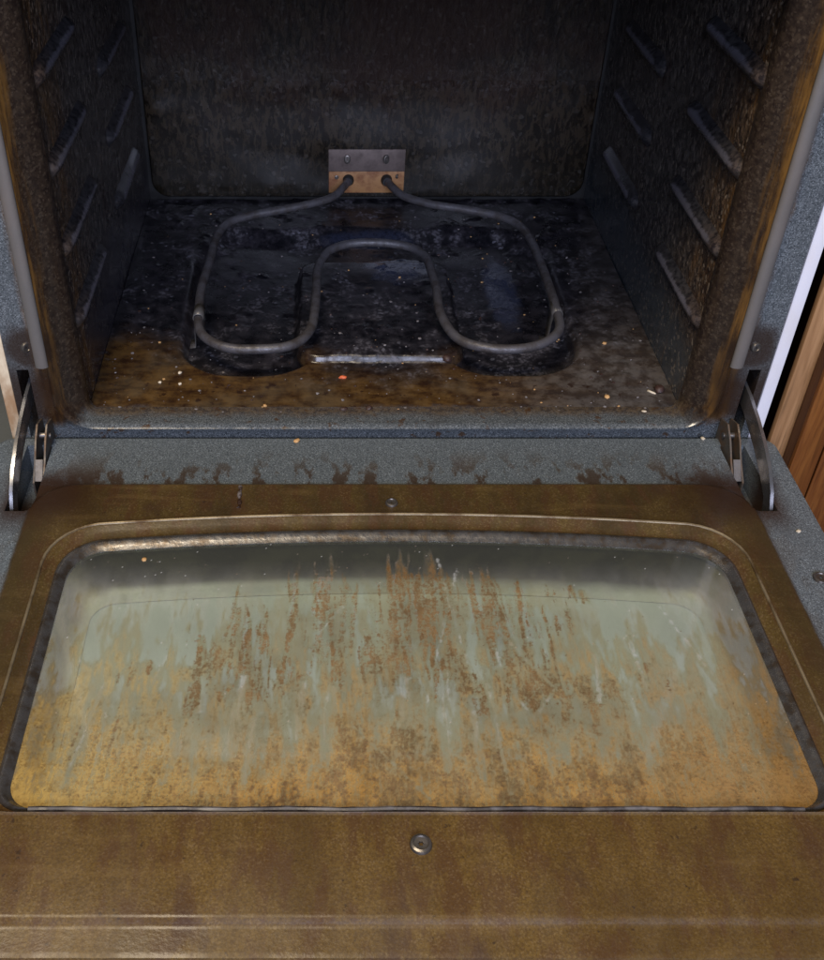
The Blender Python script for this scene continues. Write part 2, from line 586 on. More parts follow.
def mat_pane():
    N = Nodes('greasy_window_glass')
    o = N.attr('ochre')
    hz = N.attr('haze')
    n = N.noise(520, 5, 0.72)
    nv = N.noise(330, 5, 0.7, N.scaled((1.0, 0.22, 1)))
    nh = N.noise(300, 4, 0.7, N.scaled((0.16, 2.2, 1)))
    n2 = N.noise(45, 5, 0.6)
    ga = N.attr('grime')
    brk = N.add(N.mul(N.add(n, -0.5), 0.9), N.add(N.mul(N.add(nv, -0.5), 0.9), N.mul(N.add(nh, -0.5), 0.45)))
    g = N.mul(N.rng(N.add(N.mul(ga, 0.85), N.mul(brk, 1.15)), 0.02, 0.86), N.rng(ga, 0.02, 0.32))
    o = N.math('MULTIPLY', o, N.rng(N.add(nv, N.mul(N.add(n, -0.5), 0.6)), 0.28, 0.60, 0.70, 1.08), True)
    brown = N.mix(N.rng(n2, 0.35, 0.65), (0.105, 0.052, 0.018), (0.195, 0.108, 0.044))
    brown = N.mix(N.mul(N.rng(n, 0.45, 0.65), 0.5), brown, (0.085, 0.042, 0.016))
    x, y, z = N.xyz()
    och = N.mix(N.rng(n2, 0.35, 0.65), (0.27, 0.130, 0.022), (0.40, 0.220, 0.055))
    och = N.mix(N.rng(x, -0.06, -0.24), och, (0.46, 0.30, 0.085))
    och = N.mix(N.rng(x, 0.10, 0.22), och, (0.33, 0.185, 0.060))
    mot = N.rng(N.add(N.mul(n, 0.6), N.mul(N.noise(110, 5, 0.65), 0.4)), 0.47, 0.60)
    och = N.mix(N.mul(mot, 0.50), och, (0.155, 0.078, 0.018))
    hazec = (0.43, 0.44, 0.43)
    midc = (0.30, 0.235, 0.155)
    c = N.mix(N.rng(o, 0.0, 0.30), hazec, midc)
    c = N.mix(N.rng(o, 0.25, 0.70), c, och)
    c = N.mix(g, c, brown)
    cover = N.math('MAXIMUM', N.mul(g, 0.78), N.math('MAXIMUM', N.mul(o, 0.86), hz), True)
    h = N.add(N.mul(g, 0.6), N.add(N.mul(n, 0.25), N.mul(o, 0.3)))
    bmp = N.bump(h, 0.35, 0.0006)
    film = N.pbr(c, 0.40, 0, bmp, 0.15)
    clear = N.n('ShaderNodeBsdfTransparent')
    clear.inputs['Color'].default_value = (0.90, 0.94, 0.90, 1)
    gl = N.n('ShaderNodeBsdfGlossy')
    gl.inputs['Roughness'].default_value = 0.06
    gl.inputs['Color'].default_value = (1, 1, 1, 1)
    fr = N.n('ShaderNodeFresnel')
    fr.inputs['IOR'].default_value = 1.5
    m1 = N.n('ShaderNodeMixShader')
    N.put(m1.inputs[0], fr.outputs[0])
    N.put(m1.inputs[1], clear.outputs[0])
    N.put(m1.inputs[2], gl.outputs[0])
    m2 = N.n('ShaderNodeMixShader')
    N.put(m2.inputs[0], cover)
    N.put(m2.inputs[1], m1.outputs[0])
    N.put(m2.inputs[2], film)
    return N.done(m2.outputs[0])


def mat_clear():
    N = Nodes('clear_glass_edge')
    t = N.n('ShaderNodeBsdfTransparent')
    t.inputs['Color'].default_value = (0.93, 0.97, 0.94, 1)
    return N.done(t.outputs[0])


def mat_wood(name, c1, c2, rot=0.0):
    N = Nodes(name)
    co = N.scaled((1, 1, 0.06))
    n = N.noise(70, 6, 0.65, co, 1.5)
    n2 = N.noise(420, 3, 0.6, N.scaled((1, 1, 0.04)))
    c = N.mix(N.rng(n, 0.34, 0.68), c1, c2)
    c = N.mix(N.mul(N.rng(n2, 0.5, 0.7), 0.45), c, tuple(v * 0.35 for v in c1))
    return N.done(N.pbr(c, 0.42, 0, N.bump(n2, 0.2, 0.0005), 0.25))


M_door = mat_door()
M_frame = mat_frame()
M_wall_r = mat_wall('cavity_wall_crust', True)
M_wall_l = mat_wall('cavity_wall_crust_heavy', False)
M_back = mat_back()
M_floor = mat_floor()
def mat_guide():
    N = Nodes('rack_guide_enamel')
    x, y, z = N.xyz()
    n = N.noise(170, 6, 0.7)
    b = N.noise(26, 4, 0.6)
    c = N.mix(N.rng(n, 0.36, 0.64), (0.010, 0.010, 0.012), (0.034, 0.033, 0.036))
    c = N.mix(N.mul(N.rng(N.add(y, N.mul(b, 0.12)), 0.15, 0.05), 0.6), c, N.mix(N.rng(n, 0.4, 0.6), (0.018, 0.011, 0.008), (0.080, 0.050, 0.030)))
    highlit = N.mul(N.rng(N.add(N.attr('crest'), N.add(N.mul(N.add(n, -0.5), 0.8), N.mul(N.add(b, -0.5), 1.4))), 0.35, 1.0), 0.9)  # pale crest streak: a highlight painted into colour and metalness
    c = N.mix(N.mul(highlit, 0.55), c, (0.24, 0.235, 0.29))
    r = N.rng(b, 0.35, 0.65, 0.12, 0.34)
    return N.done(N.pbr(c, r, N.mul(highlit, 0.5), N.bump(N.add(N.mul(n, 0.5), N.mul(b, 0.5)), 0.25, 0.0012), 1.0))


M_guide = mat_guide()
M_seam = mat_simple('sooty_steel', (0.008, 0.008, 0.008), 0.6)
M_element = mat_simple('element_sheath', (0.064, 0.061, 0.066), 0.46, 0.2, 0.5, 240, 0.0009, dark=(0.030, 0.024, 0.021), dscale=75, damt=0.9)
M_foot = mat_simple('element_foot_steel', (0.12, 0.115, 0.11), 0.45, 0.5, 0.2, 240, dark=(0.04, 0.03, 0.025))
M_plate_up = mat_simple('scorched_steel_plate', (0.105, 0.080, 0.070), 0.48, 0.55, 0.3, 160, 0.0006, dark=(0.040, 0.028, 0.024), dscale=70)
M_plate_lo = mat_simple('rusty_steel_plate', (0.25, 0.125, 0.045), 0.6, 0.15, 0.35, 200, 0.0006, dark=(0.13, 0.045, 0.015), dscale=60, damt=0.9)
M_bolt = mat_simple('dull_bolt_steel', (0.16, 0.145, 0.13), 0.38, 0.8, 0.2, 500, 0.0003, dark=(0.05, 0.04, 0.03))
M_steel = mat_simple('hinge_steel', (0.36, 0.36, 0.37), 0.26, 0.9, 0.15, 300, 0.0003, dark=(0.12, 0.10, 0.085), dscale=35)
M_brass = mat_simple('tarnished_latch_metal', (0.085, 0.074, 0.062), 0.55, 0.5, 0.25, 300, 0.0004, dark=(0.10, 0.055, 0.025), dscale=60, damt=0.9)
M_gasket = mat_simple('gasket_grey', (0.092, 0.084, 0.075), 0.5, 0.0, 0.3, 420, 0.0006, dark=(0.105, 0.085, 0.07), dscale=30, stretch=(1, 1, 0.4))
M_white = mat_simple('white_side_enamel', (0.56, 0.55, 0.58), 0.35, 0, 0.1, 200, 0.0003, dark=(0.52, 0.49, 0.48), dscale=20)
M_stained = mat_simple('stained_white_enamel', (0.62, 0.52, 0.36), 0.4, 0, 0.2, 200, 0.0004, dark=(0.22, 0.10, 0.03), dscale=26, damt=0.85, stretch=(1, 1, 0.5))
M_trim = mat_simple('window_trim_metal', (0.135, 0.130, 0.125), 0.28, 0.75, 0.35, 260, 0.0006, dark=(0.060, 0.040, 0.022), dscale=120, damt=0.8)
M_bead = mat_simple('highlight_bead_metal', (0.24, 0.19, 0.115), 0.42, 0.6, 0.3, 260, 0.0006, dark=(0.07, 0.04, 0.015), dscale=40, damt=0.95)  # pale metal for the highlight line round the window
M_seal = mat_simple('window_seal', (0.022, 0.019, 0.022), 0.5, 0.0, 0.4, 180, 0.0008, dark=(0.20, 0.19, 0.19), dscale=60, damt=0.5)
def mat_well():
    N = Nodes('window_well_metal')
    x, y, z = N.xyz()
    n = N.noise(30, 5, 0.6)
    dark_side = N.rng(N.add(y, N.mul(N.add(n, -0.5), 0.02)), -0.205, -0.178)  # lining turns dark along its far side
    dark_side = N.mx(dark_side, N.rng(x, 0.2, 0.27, 0.0, 0.75))  # and darker toward the right
    floorward = N.rng(N.add(z, N.mul(N.add(n, -0.5), 0.006)), -0.0440, -0.0535)
    c = N.mix(N.rng(n, 0.4, 0.65), (0.58, 0.49, 0.27), (0.40, 0.31, 0.14))
    c = N.mix(dark_side, c, N.mix(N.rng(n, 0.4, 0.6), (0.022, 0.019, 0.012), (0.050, 0.044, 0.030)))
    c = N.mix(floorward, c, (0.41, 0.45, 0.45))
    return N.done(N.pbr(c, 0.45))


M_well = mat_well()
M_outer = mat_simple('outer_pane_back', (0.43, 0.475, 0.48), 0.10, 0.0, 0.02, 20, dark=(0.33, 0.37, 0.38), dscale=5)
M_pane = mat_pane()
M_clear = mat_clear()
M_wood = mat_wood('varnished_wood', (0.090, 0.026, 0.005), (0.17, 0.062, 0.013))
M_wood_pale = mat_wood('worn_wood_stile', (0.22, 0.115, 0.050), (0.32, 0.18, 0.085))
M_wood_shaded = mat_wood('shaded_wood_edge', (0.055, 0.022, 0.012), (0.085, 0.038, 0.02))  # wood darkened to hold the shade on the cabinet door's side
M_tile = mat_simple('kitchen_floor', (0.10, 0.105, 0.095), 0.5, 0, 0.2, 60, dark=(0.05, 0.05, 0.045), dscale=8)

# ------------------------------------------------------------------ setting
GZ = -0.30
fl = mesh_obj('floor', [(-2.5, -2.5, GZ), (2.5, -2.5, GZ), (2.5, 1.2, GZ), (-2.5, 1.2, GZ)], [[0, 1, 2, 3]], M_tile, None, smooth=False)
fl['kind'] = 'structure'

# ------------------------------------------------------------------ oven
oven = thing('oven', 'dirty open oven with speckled grey enamel, its door hanging down flat', 'oven', (0, 0.25, GZ))

HW, DEP, HT = 0.29, 0.50, 0.42


def grid_geo(fn, nu, nv):
    vs = [fn(i / nu, j / nv) for j in range(nv + 1) for i in range(nu + 1)]
    fs = [[j * (nu + 1) + i, j * (nu + 1) + i + 1, (j + 1) * (nu + 1) + i + 1, (j + 1) * (nu + 1) + i] for j in range(nv) for i in range(nu)]
    return vs, fs


# side walls: thin sheets that roll outwards at the mouth of the oven
walls = {}
for s, m in ((1, M_wall_r), (-1, M_wall_l)):
    prof = [(HW, DEP + 0.01), (HW, 0.40), (HW + 0.001, 0.28), (HW, 0.16), (HW, 0.06), (HW, 0.014), (HW + 0.004, 0.014), (HW + 0.004, DEP + 0.01)]
    vs, fs = [], []
    zs = [-0.004 + (HT + 0.004) * k / 24 for k in range(25)]
    for z in zs:
        for (px, py) in prof:
            vs.append((s * px, py, z))
    n = len(prof)
    for k in range(24):
        for i in range(n):
            j = (i + 1) % n
            fs.append([k * n + i, k * n + j, (k + 1) * n + j, (k + 1) * n + i])
    fs.append(list(range(n)))
    fs.append([24 * n + i for i in range(n)])
    w = mesh_obj('side_wall', vs, fs, m, oven)
    w['label'] = ('crusted right cavity wall with pressed rack guides' if s > 0 else 'crusted left cavity wall with pressed rack guides')
    walls[s] = w
    # pressed rack guides: long shallow ridges that fade out at both ends

    def guide(u, v, s=s):
        L, Hh, D = 0.156, 0.025, 0.0085
        a = math.sin(math.pi * v)
        q = max(0.0, (abs(2 * u - 1) - 0.78) / 0.22)
        e = math.sqrt(max(0.0, 1 - q * q))
        hgt = Hh * (0.30 + 0.70 * e)
        return (s * (HW + 0.0015) - s * (D + 0.0015) * (a ** 1.5) * e, (u - 0.5) * L, (v - 0.5) * hgt)
    gv, gf = grid_geo(guide, 36, 12)
    g0 = mesh_obj('rack_guide', gv, gf, M_guide, w, angle=80)
    cr_ = [math.exp(-((j / 12 - 0.58) / 0.13) ** 2) * min(1.0, min(i, 36 - i) / 5) for j in range(13) for i in range(37)]
    ca = g0.data.attributes.new('crest', 'FLOAT', 'POINT')
    ca.data.foreach_set('value', cr_)
    first = True
    for zc in (0.094, 0.167, 0.240, 0.315, 0.385):
        for yc in (0.355, 0.098):
            if first:
                g0.location = (0, yc, zc)
                first = False
            else:
                share(g0, 'rack_guide', w, (0, yc, zc))

box('ceiling_panel', (-HW, HW, 0.02, DEP + 0.01, HT, HT + 0.01), M_seam, oven)
box('rear_casing', (-HW - 0.004, HW + 0.004, DEP + 0.004, DEP + 0.012, -0.02, HT), M_seam, oven)

# back panel: pressed sheet with rounded lower corners
lo = [(0.2845, 0.408, 0.0050, 0.02, 0.022, DEP + 0.002), (0.2845, 0.408, 0.0050, 0.02, 0.022, DEP - 0.004), (0.2825, 0.406, 0.0070, 0.02, 0.021, DEP - 0.0065), (0.276, 0.400, 0.0140, 0.02, 0.02, DEP - 0.0075)]
loops = [[(p[0], L[5], p[1]) for p in rr_loop(L[0], L[1], L[2], L[3], L[4])] for L in lo]
vs, fs = bridge(loops)
n = len(loops[0])
fs.append([3 * n + i for i in range(n)])
back = mesh_obj('back_panel', vs, fs, M_back, oven)
back['label'] = 'rear cavity panel with dark leathery burnt-on crust'


# cavity floor: sheet with two sunken lobes below the element and a pressed plateau between them
def rbox(X, Y, cx, cy, hx, hy, r):
    qx = np.abs(X - cx) - hx + r
    qy = np.abs(Y - cy) - hy + r
    return np.hypot(np.maximum(qx, 0), np.maximum(qy, 0)) + np.minimum(np.maximum(qx, qy), 0) - r


nx, ny = 290, 330
gx = np.linspace(-0.2896, 0.2896, nx + 1)
gy = np.linspace(-0.004, DEP - 0.002, ny + 1)
X, Y = np.meshgrid(gx, gy)
d = np.minimum(rbox(X, Y, -0.137, 0.235, 0.073, 0.155, 0.06), rbox(X, Y, 0.137, 0.235, 0.073, 0.155, 0.06))
d = np.minimum(d, rbox(X, Y, 0, 0.365, 0.19, 0.035, 0.03) + 0.004 * np.sin(X * 40))
isl = rbox(X, Y, 0.0, 0.205, 0.088, 0.104, 0.022) + 0.0035 * (fbm(X, Y, 70, 70, 61, 4) - 0.5)
soft = 0.006 + 0.012 * sstep(0.30, 0.36, Y)
Z = -0.014 * sstep(0, 1, 0.5 - (d + 0.001) / (2 * soft)) * (1 - sstep(0.004, -0.004, isl)) + 0.0075 * sstep(0.0025, -0.0030, isl)
Z += 0.0022 * (vnoise(X, Y, 14, 14, 77) - 0.5) * sstep(0.06, 0.14, Y) * sstep(0.005, -0.02, isl)
Z += 0.0020 * (vnoise(X, Y, 18, 18, 79) - 0.5) * sstep(0.02, 0.1, Y)
Z += 0.0012 * (fbm(X, Y, 30, 30, 5, 4) - 0.5) * sstep(0.02, 0.08, Y)
# crusts of burnt food standing up from the sheet
crust = np.clip(fbm(X, Y, 55, 55, 31, 4) - 0.63, 0, 1) * 0.009 * sstep(0.03, 0.09, Y)
Z += crust
Z += 0.0035 * sstep(0.008, -0.002, Y) * 0
vs = np.stack([X, Y, Z], -1).reshape(-1, 3).tolist()
fs = [[j * (nx + 1) + i, j * (nx + 1) + i + 1, (j + 1) * (nx + 1) + i + 1, (j + 1) * (nx + 1) + i] for j in range(ny) for i in range(nx)]
floor_panel = mesh_obj('floor_panel', vs, fs, M_floor, oven, angle=80)
floor_panel['label'] = 'blackened glossy cavity floor with brown grease along its front'
box('floor_pan_underside', (-HW - 0.004, HW + 0.004, 0.03, DEP, -0.030, -0.020), M_seam, oven)

# front frame round the mouth of the oven
FL = [(0.2880, 0.410, 0.0006, 0.008, 0.020), (0.2900, 0.412, 0.0010, 0.012, 0.010), (0.2985, 0.418, 0.0014, 0.022, 0.001), (0.3045, 0.422, 0.0028, 0.028, -0.0075),
      (0.3075, 0.425, 0.0033, 0.031, -0.0125), (0.3098, 0.428, 0.0012, 0.033, -0.0158), (0.3115, 0.430, -0.0020, 0.034, -0.0150), (0.3140, 0.432, -0.0052, 0.036, -0.0125),
      (0.3485, 0.500, -0.0300, 0.003, -0.0125), (0.3485, 0.500, -0.0300, 0.003, 0.0500), (0.2960, 0.430, -0.0100, 0.010, 0.0500)]
loops = [[(p[0], L[4], p[1]) for p in rr_loop(L[0], L[1], L[2], L[3], L[3])] for L in FL]
vs, fs = bridge(loops, closed=True)
frame = mesh_obj('front_frame', vs, fs, M_frame, oven)
cut(frame, [(s * 0.336 - 0.0055, s * 0.336 + 0.0055, -0.03, 0.030, -0.012, 0.066) for s in (1, -1)])
frame['label'] = 'speckled enamel frame round the oven mouth, browned inside the gasket'

# gasket: squashed grey tube up one side, over the mouth and down the other
gp = [(-0.3160, -0.0190, 0.072)] + [(-0.3160, -0.0190, 0.072 + 0.34 * k / 12) for k in range(1, 13)]
for k in range(1, 9):
    a = R(180) - R(90) * k / 8
    gp.append((-0.2860 + 0.03 * math.cos(a), -0.0190, 0.412 + 0.03 * math.sin(a)))
gp += [(-p[0], p[1], p[2]) for p in gp[::-1]]
vs, fs = tube_geo(gp, 0.0060, 16)
vs = [Vector((v.x, -0.0124 + (v.y + 0.0124) * 0.62, v.z)) for v in vs]
gk = mesh_obj('door_gasket', vs, fs, M_gasket, frame, angle=60)


# countersunk screw, axis along +Z, head lying at z=0
def screw_geo(r):
    prof = [(1.00, -0.30), (1.00, 0.10), (0.92, 0.26), (0.70, 0.34), (0.62, 0.20), (0.30, 0.20)]
    vs, fs = [], []
    S = 24
    for (pr, pz) in prof:
        for k in range(S):
            a = 2 * math.pi * k / S
            vs.append((pr * r * math.cos(a), pr * r * math.sin(a), pz * r))
    for a in range(len(prof) - 1):
        for k in range(S):
            j = (k + 1) % S
            fs.append([a * S + k, a * S + j, (a + 1) * S + j, (a + 1) * S + k])
    # star-shaped driver recess
    b = len(vs)
    base = (len(prof) - 1) * S
    for k in range(S):
        a = 2 * math.pi * k / S
        q = 0.30 if k % 4 in (0,) else 0.20
        vs.append((q * r * math.cos(a), q * r * math.sin(a), 0.19 * r))
    for k in range(S):
        j = (k + 1) % S
        fs.append([base + k, base + j, b + j, b + k])
    c = len(vs)
    for k in range(S):
        a = 2 * math.pi * k / S
        q = 0.29 if k % 4 in (0,) else 0.19
        vs.append((q * r * math.cos(a), q * r * math.sin(a), -0.20 * r))
    for k in range(S):
        j = (k + 1) % S
        fs.append([b + k, b + j, c + j, c + k])
    fs.append([c + k for k in range(S)])
    return vs, fs


sv, sf = screw_geo(0.0048)
fscrew = mesh_obj('screw', sv, sf, M_bolt, frame, angle=35)
fscrew.location = (0.3300, -0.0130, 0.0905)
fscrew.rotation_euler = (R(90), 0, 0.3)
share(fscrew, 'screw', frame, (-0.3280, -0.0130, 0.0905), (R(90), 0, 0.8))

# white outer casing
pr = box('side_panel', (0.3505, 0.3625, -0.0105, 0.62, GZ + 0.012, 0.52), M_white, oven, 0.0018)
pr['label'] = 'clean white enamel side panel beside the wooden cabinet'
pl = box('side_panel', (-0.3605, -0.3495, -0.0105, 0.62, GZ + 0.012, 0.52), M_stained, oven, 0.0018)
pl['label'] = 'white side panel stained yellow-brown along its front edge'
box('top_panel', (-0.3485, 0.3485, -0.004, 0.62, 0.506, 0.52), M_white, oven, 0.0018)
for s in (-1, 1):
    box('levelling_foot', (s * 0.32 - 0.015, s * 0.32 + 0.015, 0.02, 0.05, GZ, GZ + 0.3), M_seam, oven, 0.001)

# ------------------------------------------------------------------ door, hanging open and level
ZF, ZP = -0.012, -0.008


def gl_loop(e, z):
    """Outline of the window; e = 0 is the glass edge, e = 1 the crest of the outer pressed ring."""
    return [(p[0], p[1], z) for p in rr_loop(0.272 + 0.020 * e, -0.162 + 0.027 * e, -0.4225 - 0.0055 * e, 0.034 + 0.014 * e, 0.020 + 0.006 * e, 0.012)]


def flat_loop(hw, top, bot, rt, rb, z):
    return [(p[0], p[1], z) for p in rr_loop(hw, top, bot, rt, rb)]


dl = [gl_loop(0.05, -0.056), gl_loop(0.05, -0.0135), gl_loop(0.30, -0.0118), gl_loop(0.55, -0.0110), gl_loop(0.78, -0.0092), gl_loop(0.92, -0.0066), gl_loop(1.0, -0.0060),
      gl_loop(1.08, -0.0066), gl_loop(1.2, -0.0080), flat_loop(0.3160, -0.0935, -0.4962, 0.040, 0.030, ZP), flat_loop(0.3185, -0.0912, -0.4988, 0.041, 0.031, ZP - 0.0007),
      flat_loop(0.3205, -0.0894, -0.5008, 0.043, 0.033, ZF + 0.0012), flat_loop(0.3240, -0.0864, -0.5040, 0.044, 0.034, ZF), flat_loop(0.3660, -0.0215, -0.5170, 0.012, 0.012, ZF),
      flat_loop(0.3700, -0.0175, -0.5205, 0.015, 0.014, ZF - 0.0012), flat_loop(0.3718, -0.0162, -0.5225, 0.016, 0.016, ZF - 0.005), flat_loop(0.3718, -0.0162, -0.5225, 0.016, 0.016, -0.056)]
vs, fs = bridge(dl, closed=True)
door = mesh_obj('door', vs, fs, M_door, oven)
cut(door, [(s * 0.328 - 0.0125, s * 0.328 + 0.0115, -0.1245, -0.030, -0.044, 0.0) for s in (1, -1)])
door.location.z = 0.004
door['label'] = 'grease-browned inner face of the lowered oven door with its window'

# metal trim that holds the glass
tl = [gl_loop(0.46, -0.0116), gl_loop(0.40, -0.0092), gl_loop(0.30, -0.0078), gl_loop(0.20, -0.0080), gl_loop(0.08, -0.0100), gl_loop(-0.06, -0.0116), gl_loop(-0.06, -0.0150), gl_loop(0.40, -0.0150)]
vs, fs = bridge(tl, closed=True)
trim = mesh_obj('window_trim', vs, fs, M_trim, door)
# added bead that stands in for the highlight along the outer ring's crest
bp = [Vector((p[0], p[1], -0.0062)) for p in gl_loop(1.0, 0)]
bp = bp[108:] + bp[:65]
vs, fs = tube_geo(bp, 0.0013, 8)
mesh_obj('highlight_bead', vs, fs, M_bead, door)
# dark seal pressed in along the near edge of the glass
spts = [(-0.254 + 0.508 * k / 60, -0.4243 + 0.0004 * math.sin(k * 0.7), -0.0090) for k in range(61)]
vs, fs = tube_geo(spts, [0.0020 + 0.0002 * math.sin(k * 2.3) for k in range(61)], 8)
mesh_obj('window_seal', vs, fs, M_seal, door)

# the dirty inner pane: a dense sheet that carries the pattern of baked grease and scrapes
px = np.linspace(-0.274, 0.274, 600)
py = np.linspace(-0.4245, -0.160, 292)
X, Y = np.meshgrid(px, py)
T = (-0.160 - Y) / 0.2625                     # 0 far edge, 1 near edge
rng = np.random.RandomState(11)
runs = fbm(X, Y, 210, 26, 3, 4)               # streaks that run with the wiping direction
runs2 = fbm(X, Y, 420, 60, 53, 3)
scr = fbm(X, Y, 60, 900, 17, 3)               # fine scratches across
blot = fbm(X, Y, 30, 30, 23, 5)
fine = fbm(X, Y, 420, 420, 29, 3)
# patches of brown left standing between the scrapes: (x, far t, near t, width)
cols = [(-0.118, 0.22, 0.66, 0.016, 9), (-0.155, 0.40, 0.72, 0.010, 5), (-0.058, 0.13, 0.46, 0.020, 12), (-0.050, 0.42, 0.68, 0.018, 8), (0.002, 0.10, 0.60, 0.020, 14), (0.026, 0.12, 0.50, 0.016, 10),
        (-0.012, 0.44, 0.66, 0.012, 6), (0.064, 0.14, 0.52, 0.024, 14), (0.046, 0.42, 0.70, 0.016, 8), (0.100, 0.42, 0.68, 0.018, 9), (0.080, 0.48, 0.72, 0.018, 7), (-0.090, 0.46, 0.72, 0.016, 6),
        (0.142, 0.20, 0.32, 0.016, 6), (0.125, 0.30, 0.44, 0.014, 5), (-0.205, 0.50, 0.62, 0.020, 4), (0.178, 0.50, 0.64, 0.016, 4), (-0.225, 0.60, 0.90, 0.020, 4), (0.0, 0.16, 0.70, 0.110, 26)]
S = np.zeros_like(X)
wedges = [(-0.058, 0.12, 0.52, 0.011, 0), (0.002, 0.09, 0.64, 0.010, 0), (0.024, 0.10, 0.54, 0.010, 0), (0.064, 0.13, 0.56, 0.014, 0), (-0.118, 0.26, 0.74, 0.010, 1), (-0.155, 0.42, 0.74, 0.008, 1), (0.098, 0.46, 0.72, 0.012, 1), (-0.085, 0.14, 0.40, 0.006, 0), (0.046, 0.44, 0.74, 0.009, 1), (-0.030, 0.30, 0.60, 0.007, 1)]
warp = 0.004 * (fbm(X, Y, 26, 26, 41, 3) - 0.5) + 0.002 * (vnoise(X, Y, 90, 90, 43) - 0.5)
for (sx, t0, t1, w, up) in wedges:
    tc = np.clip((T - t0) / (t1 - t0), 0, 1)
    ww = w * ((1 - tc) if not up else tc) + 0.0004
    dx = np.abs(X + 0.5 * warp - sx - rng.uniform(-0.012, 0.012) * tc)
    S = np.maximum(S, 0.85 * sstep(1.15, 0.75, dx / ww) * sstep(t0 - 0.05, t0 + 0.12, T + 0.14 * (runs - 0.5) + 0.08 * (runs2 - 0.5)) * sstep(t1 + 0.01, t1 - 0.05, T))
for (sx, t0, t1, w, cnt) in cols:
    for k in range(int(cnt * 1.7)):
        x0 = sx + rng.normal(0, 0.55) * w
        L = (t1 - t0) * rng.uniform(0.25, 0.85)
        ta = t0 + rng.uniform(0, 1) * max(0.01, (t1 - t0 - L))
        ww = rng.uniform(0.0008, 0.0045)
        lean = rng.uniform(-0.030, 0.030)
        a = rng.uniform(0.45, 1.0)
        tc = (T - ta) / L
        prof = np.clip(np.minimum(tc * rng.uniform(2, 7), (1 - tc) * rng.uniform(1.2, 4)), 0, 1)
        dx = np.abs(X + warp - x0 - lean * (T - ta))
        S = np.maximum(S, a * sstep(1.3, 0.2, dx / (ww * (0.25 + 0.75 * prof) + 1e-5)) * sstep(0.0, 0.35, prof))
gran = fbm(X, Y, 420, 300, 71, 4, 0.7)
S = np.clip(np.maximum(S, 0.40 * sstep(0.20, 0.05, np.abs(X - 0.01)) * sstep(0.12, 0.30, T) * sstep(0.95, 0.6, T)), 0, 1)
g1 = sstep(0.40, 0.54, 0.34 * runs + 0.20 * runs2 + 0.32 * gran + 0.14 * scr + 0.10 * (S - 0.4))
grime = S * g1 * (0.60 + 0.40 * sstep(0.35, 0.6, gran))
# scattered freckles and the thick burnt band toward the near edge
vert = fbm(X, Y, 110, 34, 83, 5, 0.6)
mid = sstep(0.36, 0.60, T + 0.25 * (blot - 0.5))
centre = sstep(0.27, 0.10, np.abs(X + 0.01))
fre = sstep(0.51, 0.62, 0.35 * vert + 0.35 * gran + 0.30 * blot)
grime = np.maximum(grime, fre * 0.80 * mid * (0.35 + 0.65 * centre))
near = sstep(0.58, 0.90, T + 0.34 * (vert - 0.5) + 0.16 * (runs - 0.5))
grime = np.maximum(grime, near * sstep(0.40, 0.62, 0.45 * vert + 0.40 * gran + 0.15 * fine) * 0.85 * (0.35 + 0.65 * centre))
ochre = 0.80 * sstep(0.38, 1.00, T + 0.40 * (vert - 0.5) + 0.26 * (runs - 0.5) + 0.12 * (blot - 0.5)) * (0.72 + 0.28 * sstep(0.3, 0.6, gran))
ochre = np.maximum(ochre, 0.45 * S * sstep(0.3, 0.6, runs))
ochre = np.maximum(ochre, 0.30 * sstep(0.22, 0.05, np.abs(X - 0.01)) * sstep(0.10, 0.30, T) * sstep(0.34, 0.56, vert))
ochre = np.maximum(ochre, 0.52 * sstep(0.24, 0.66, T + 0.45 * (vert - 0.5) + 0.25 * (runs2 - 0.5)) * sstep(0.30, 0.60, vert))
pool = sstep(0.50, 0.62, fbm(X, Y, 16, 22, 91, 4)) * sstep(0.50, 0.75, T)
grime = np.maximum(grime, pool * (0.10 + 0.45 * gran))
ochre = np.clip(ochre * (0.78 + 0.5 * fbm(X, Y, 12, 16, 97, 3)), 0, 0.97)
ochre = np.maximum(ochre, 0.74 * sstep(0.70, 0.98, T + 0.22 * (vert - 0.5)))
# scraped strokes: pale narrow lines and wedges where the film was pushed away
clear = np.zeros_like(X)
lines = [(0.035, 0.10, 0.050, 0.60, 0.0012), (0.050, 0.14, 0.014, 0.66, 0.0010), (0.075, 0.40, 0.110, 0.62, 0.0012), (0.112, 0.60, 0.090, 0.72, 0.0012), (0.090, 0.72, 0.074, 0.60, 0.0012),
         (0.074, 0.60, 0.070, 0.45, 0.0012), (-0.110, 0.72, -0.115, 0.94, 0.0022), (-0.148, 0.66, -0.170, 0.92, 0.0024), (-0.055, 0.62, -0.060, 0.86, 0.0050), (0.030, 0.56, 0.024, 0.88, 0.0030),
         (-0.120, 0.58, -0.126, 0.84, 0.0048), (-0.075, 0.60, -0.080, 0.78, 0.0035), (-0.040, 0.74, 0.010, 0.97, 0.0008), (0.060, 0.60, 0.064, 0.95, 0.0014), (-0.222, 0.60, -0.236, 0.93, 0.0012),
         (-0.236, 0.93, -0.226, 0.70, 0.0011), (-0.216, 0.70, -0.218, 0.98, 0.0010), (0.145, 0.50, 0.140, 0.66, 0.0022), (-0.062, 0.40, -0.045, 0.30, 0.0011), (0.206, 0.30, 0.232, 0.60, 0.0009),
         (0.175, 0.44, 0.176, 0.62, 0.0016), (0.000, 0.58, -0.004, 0.74, 0.0040), (0.047, 0.70, 0.047, 0.90, 0.0030), (-0.180, 0.50, -0.186, 0.60, 0.0016)]
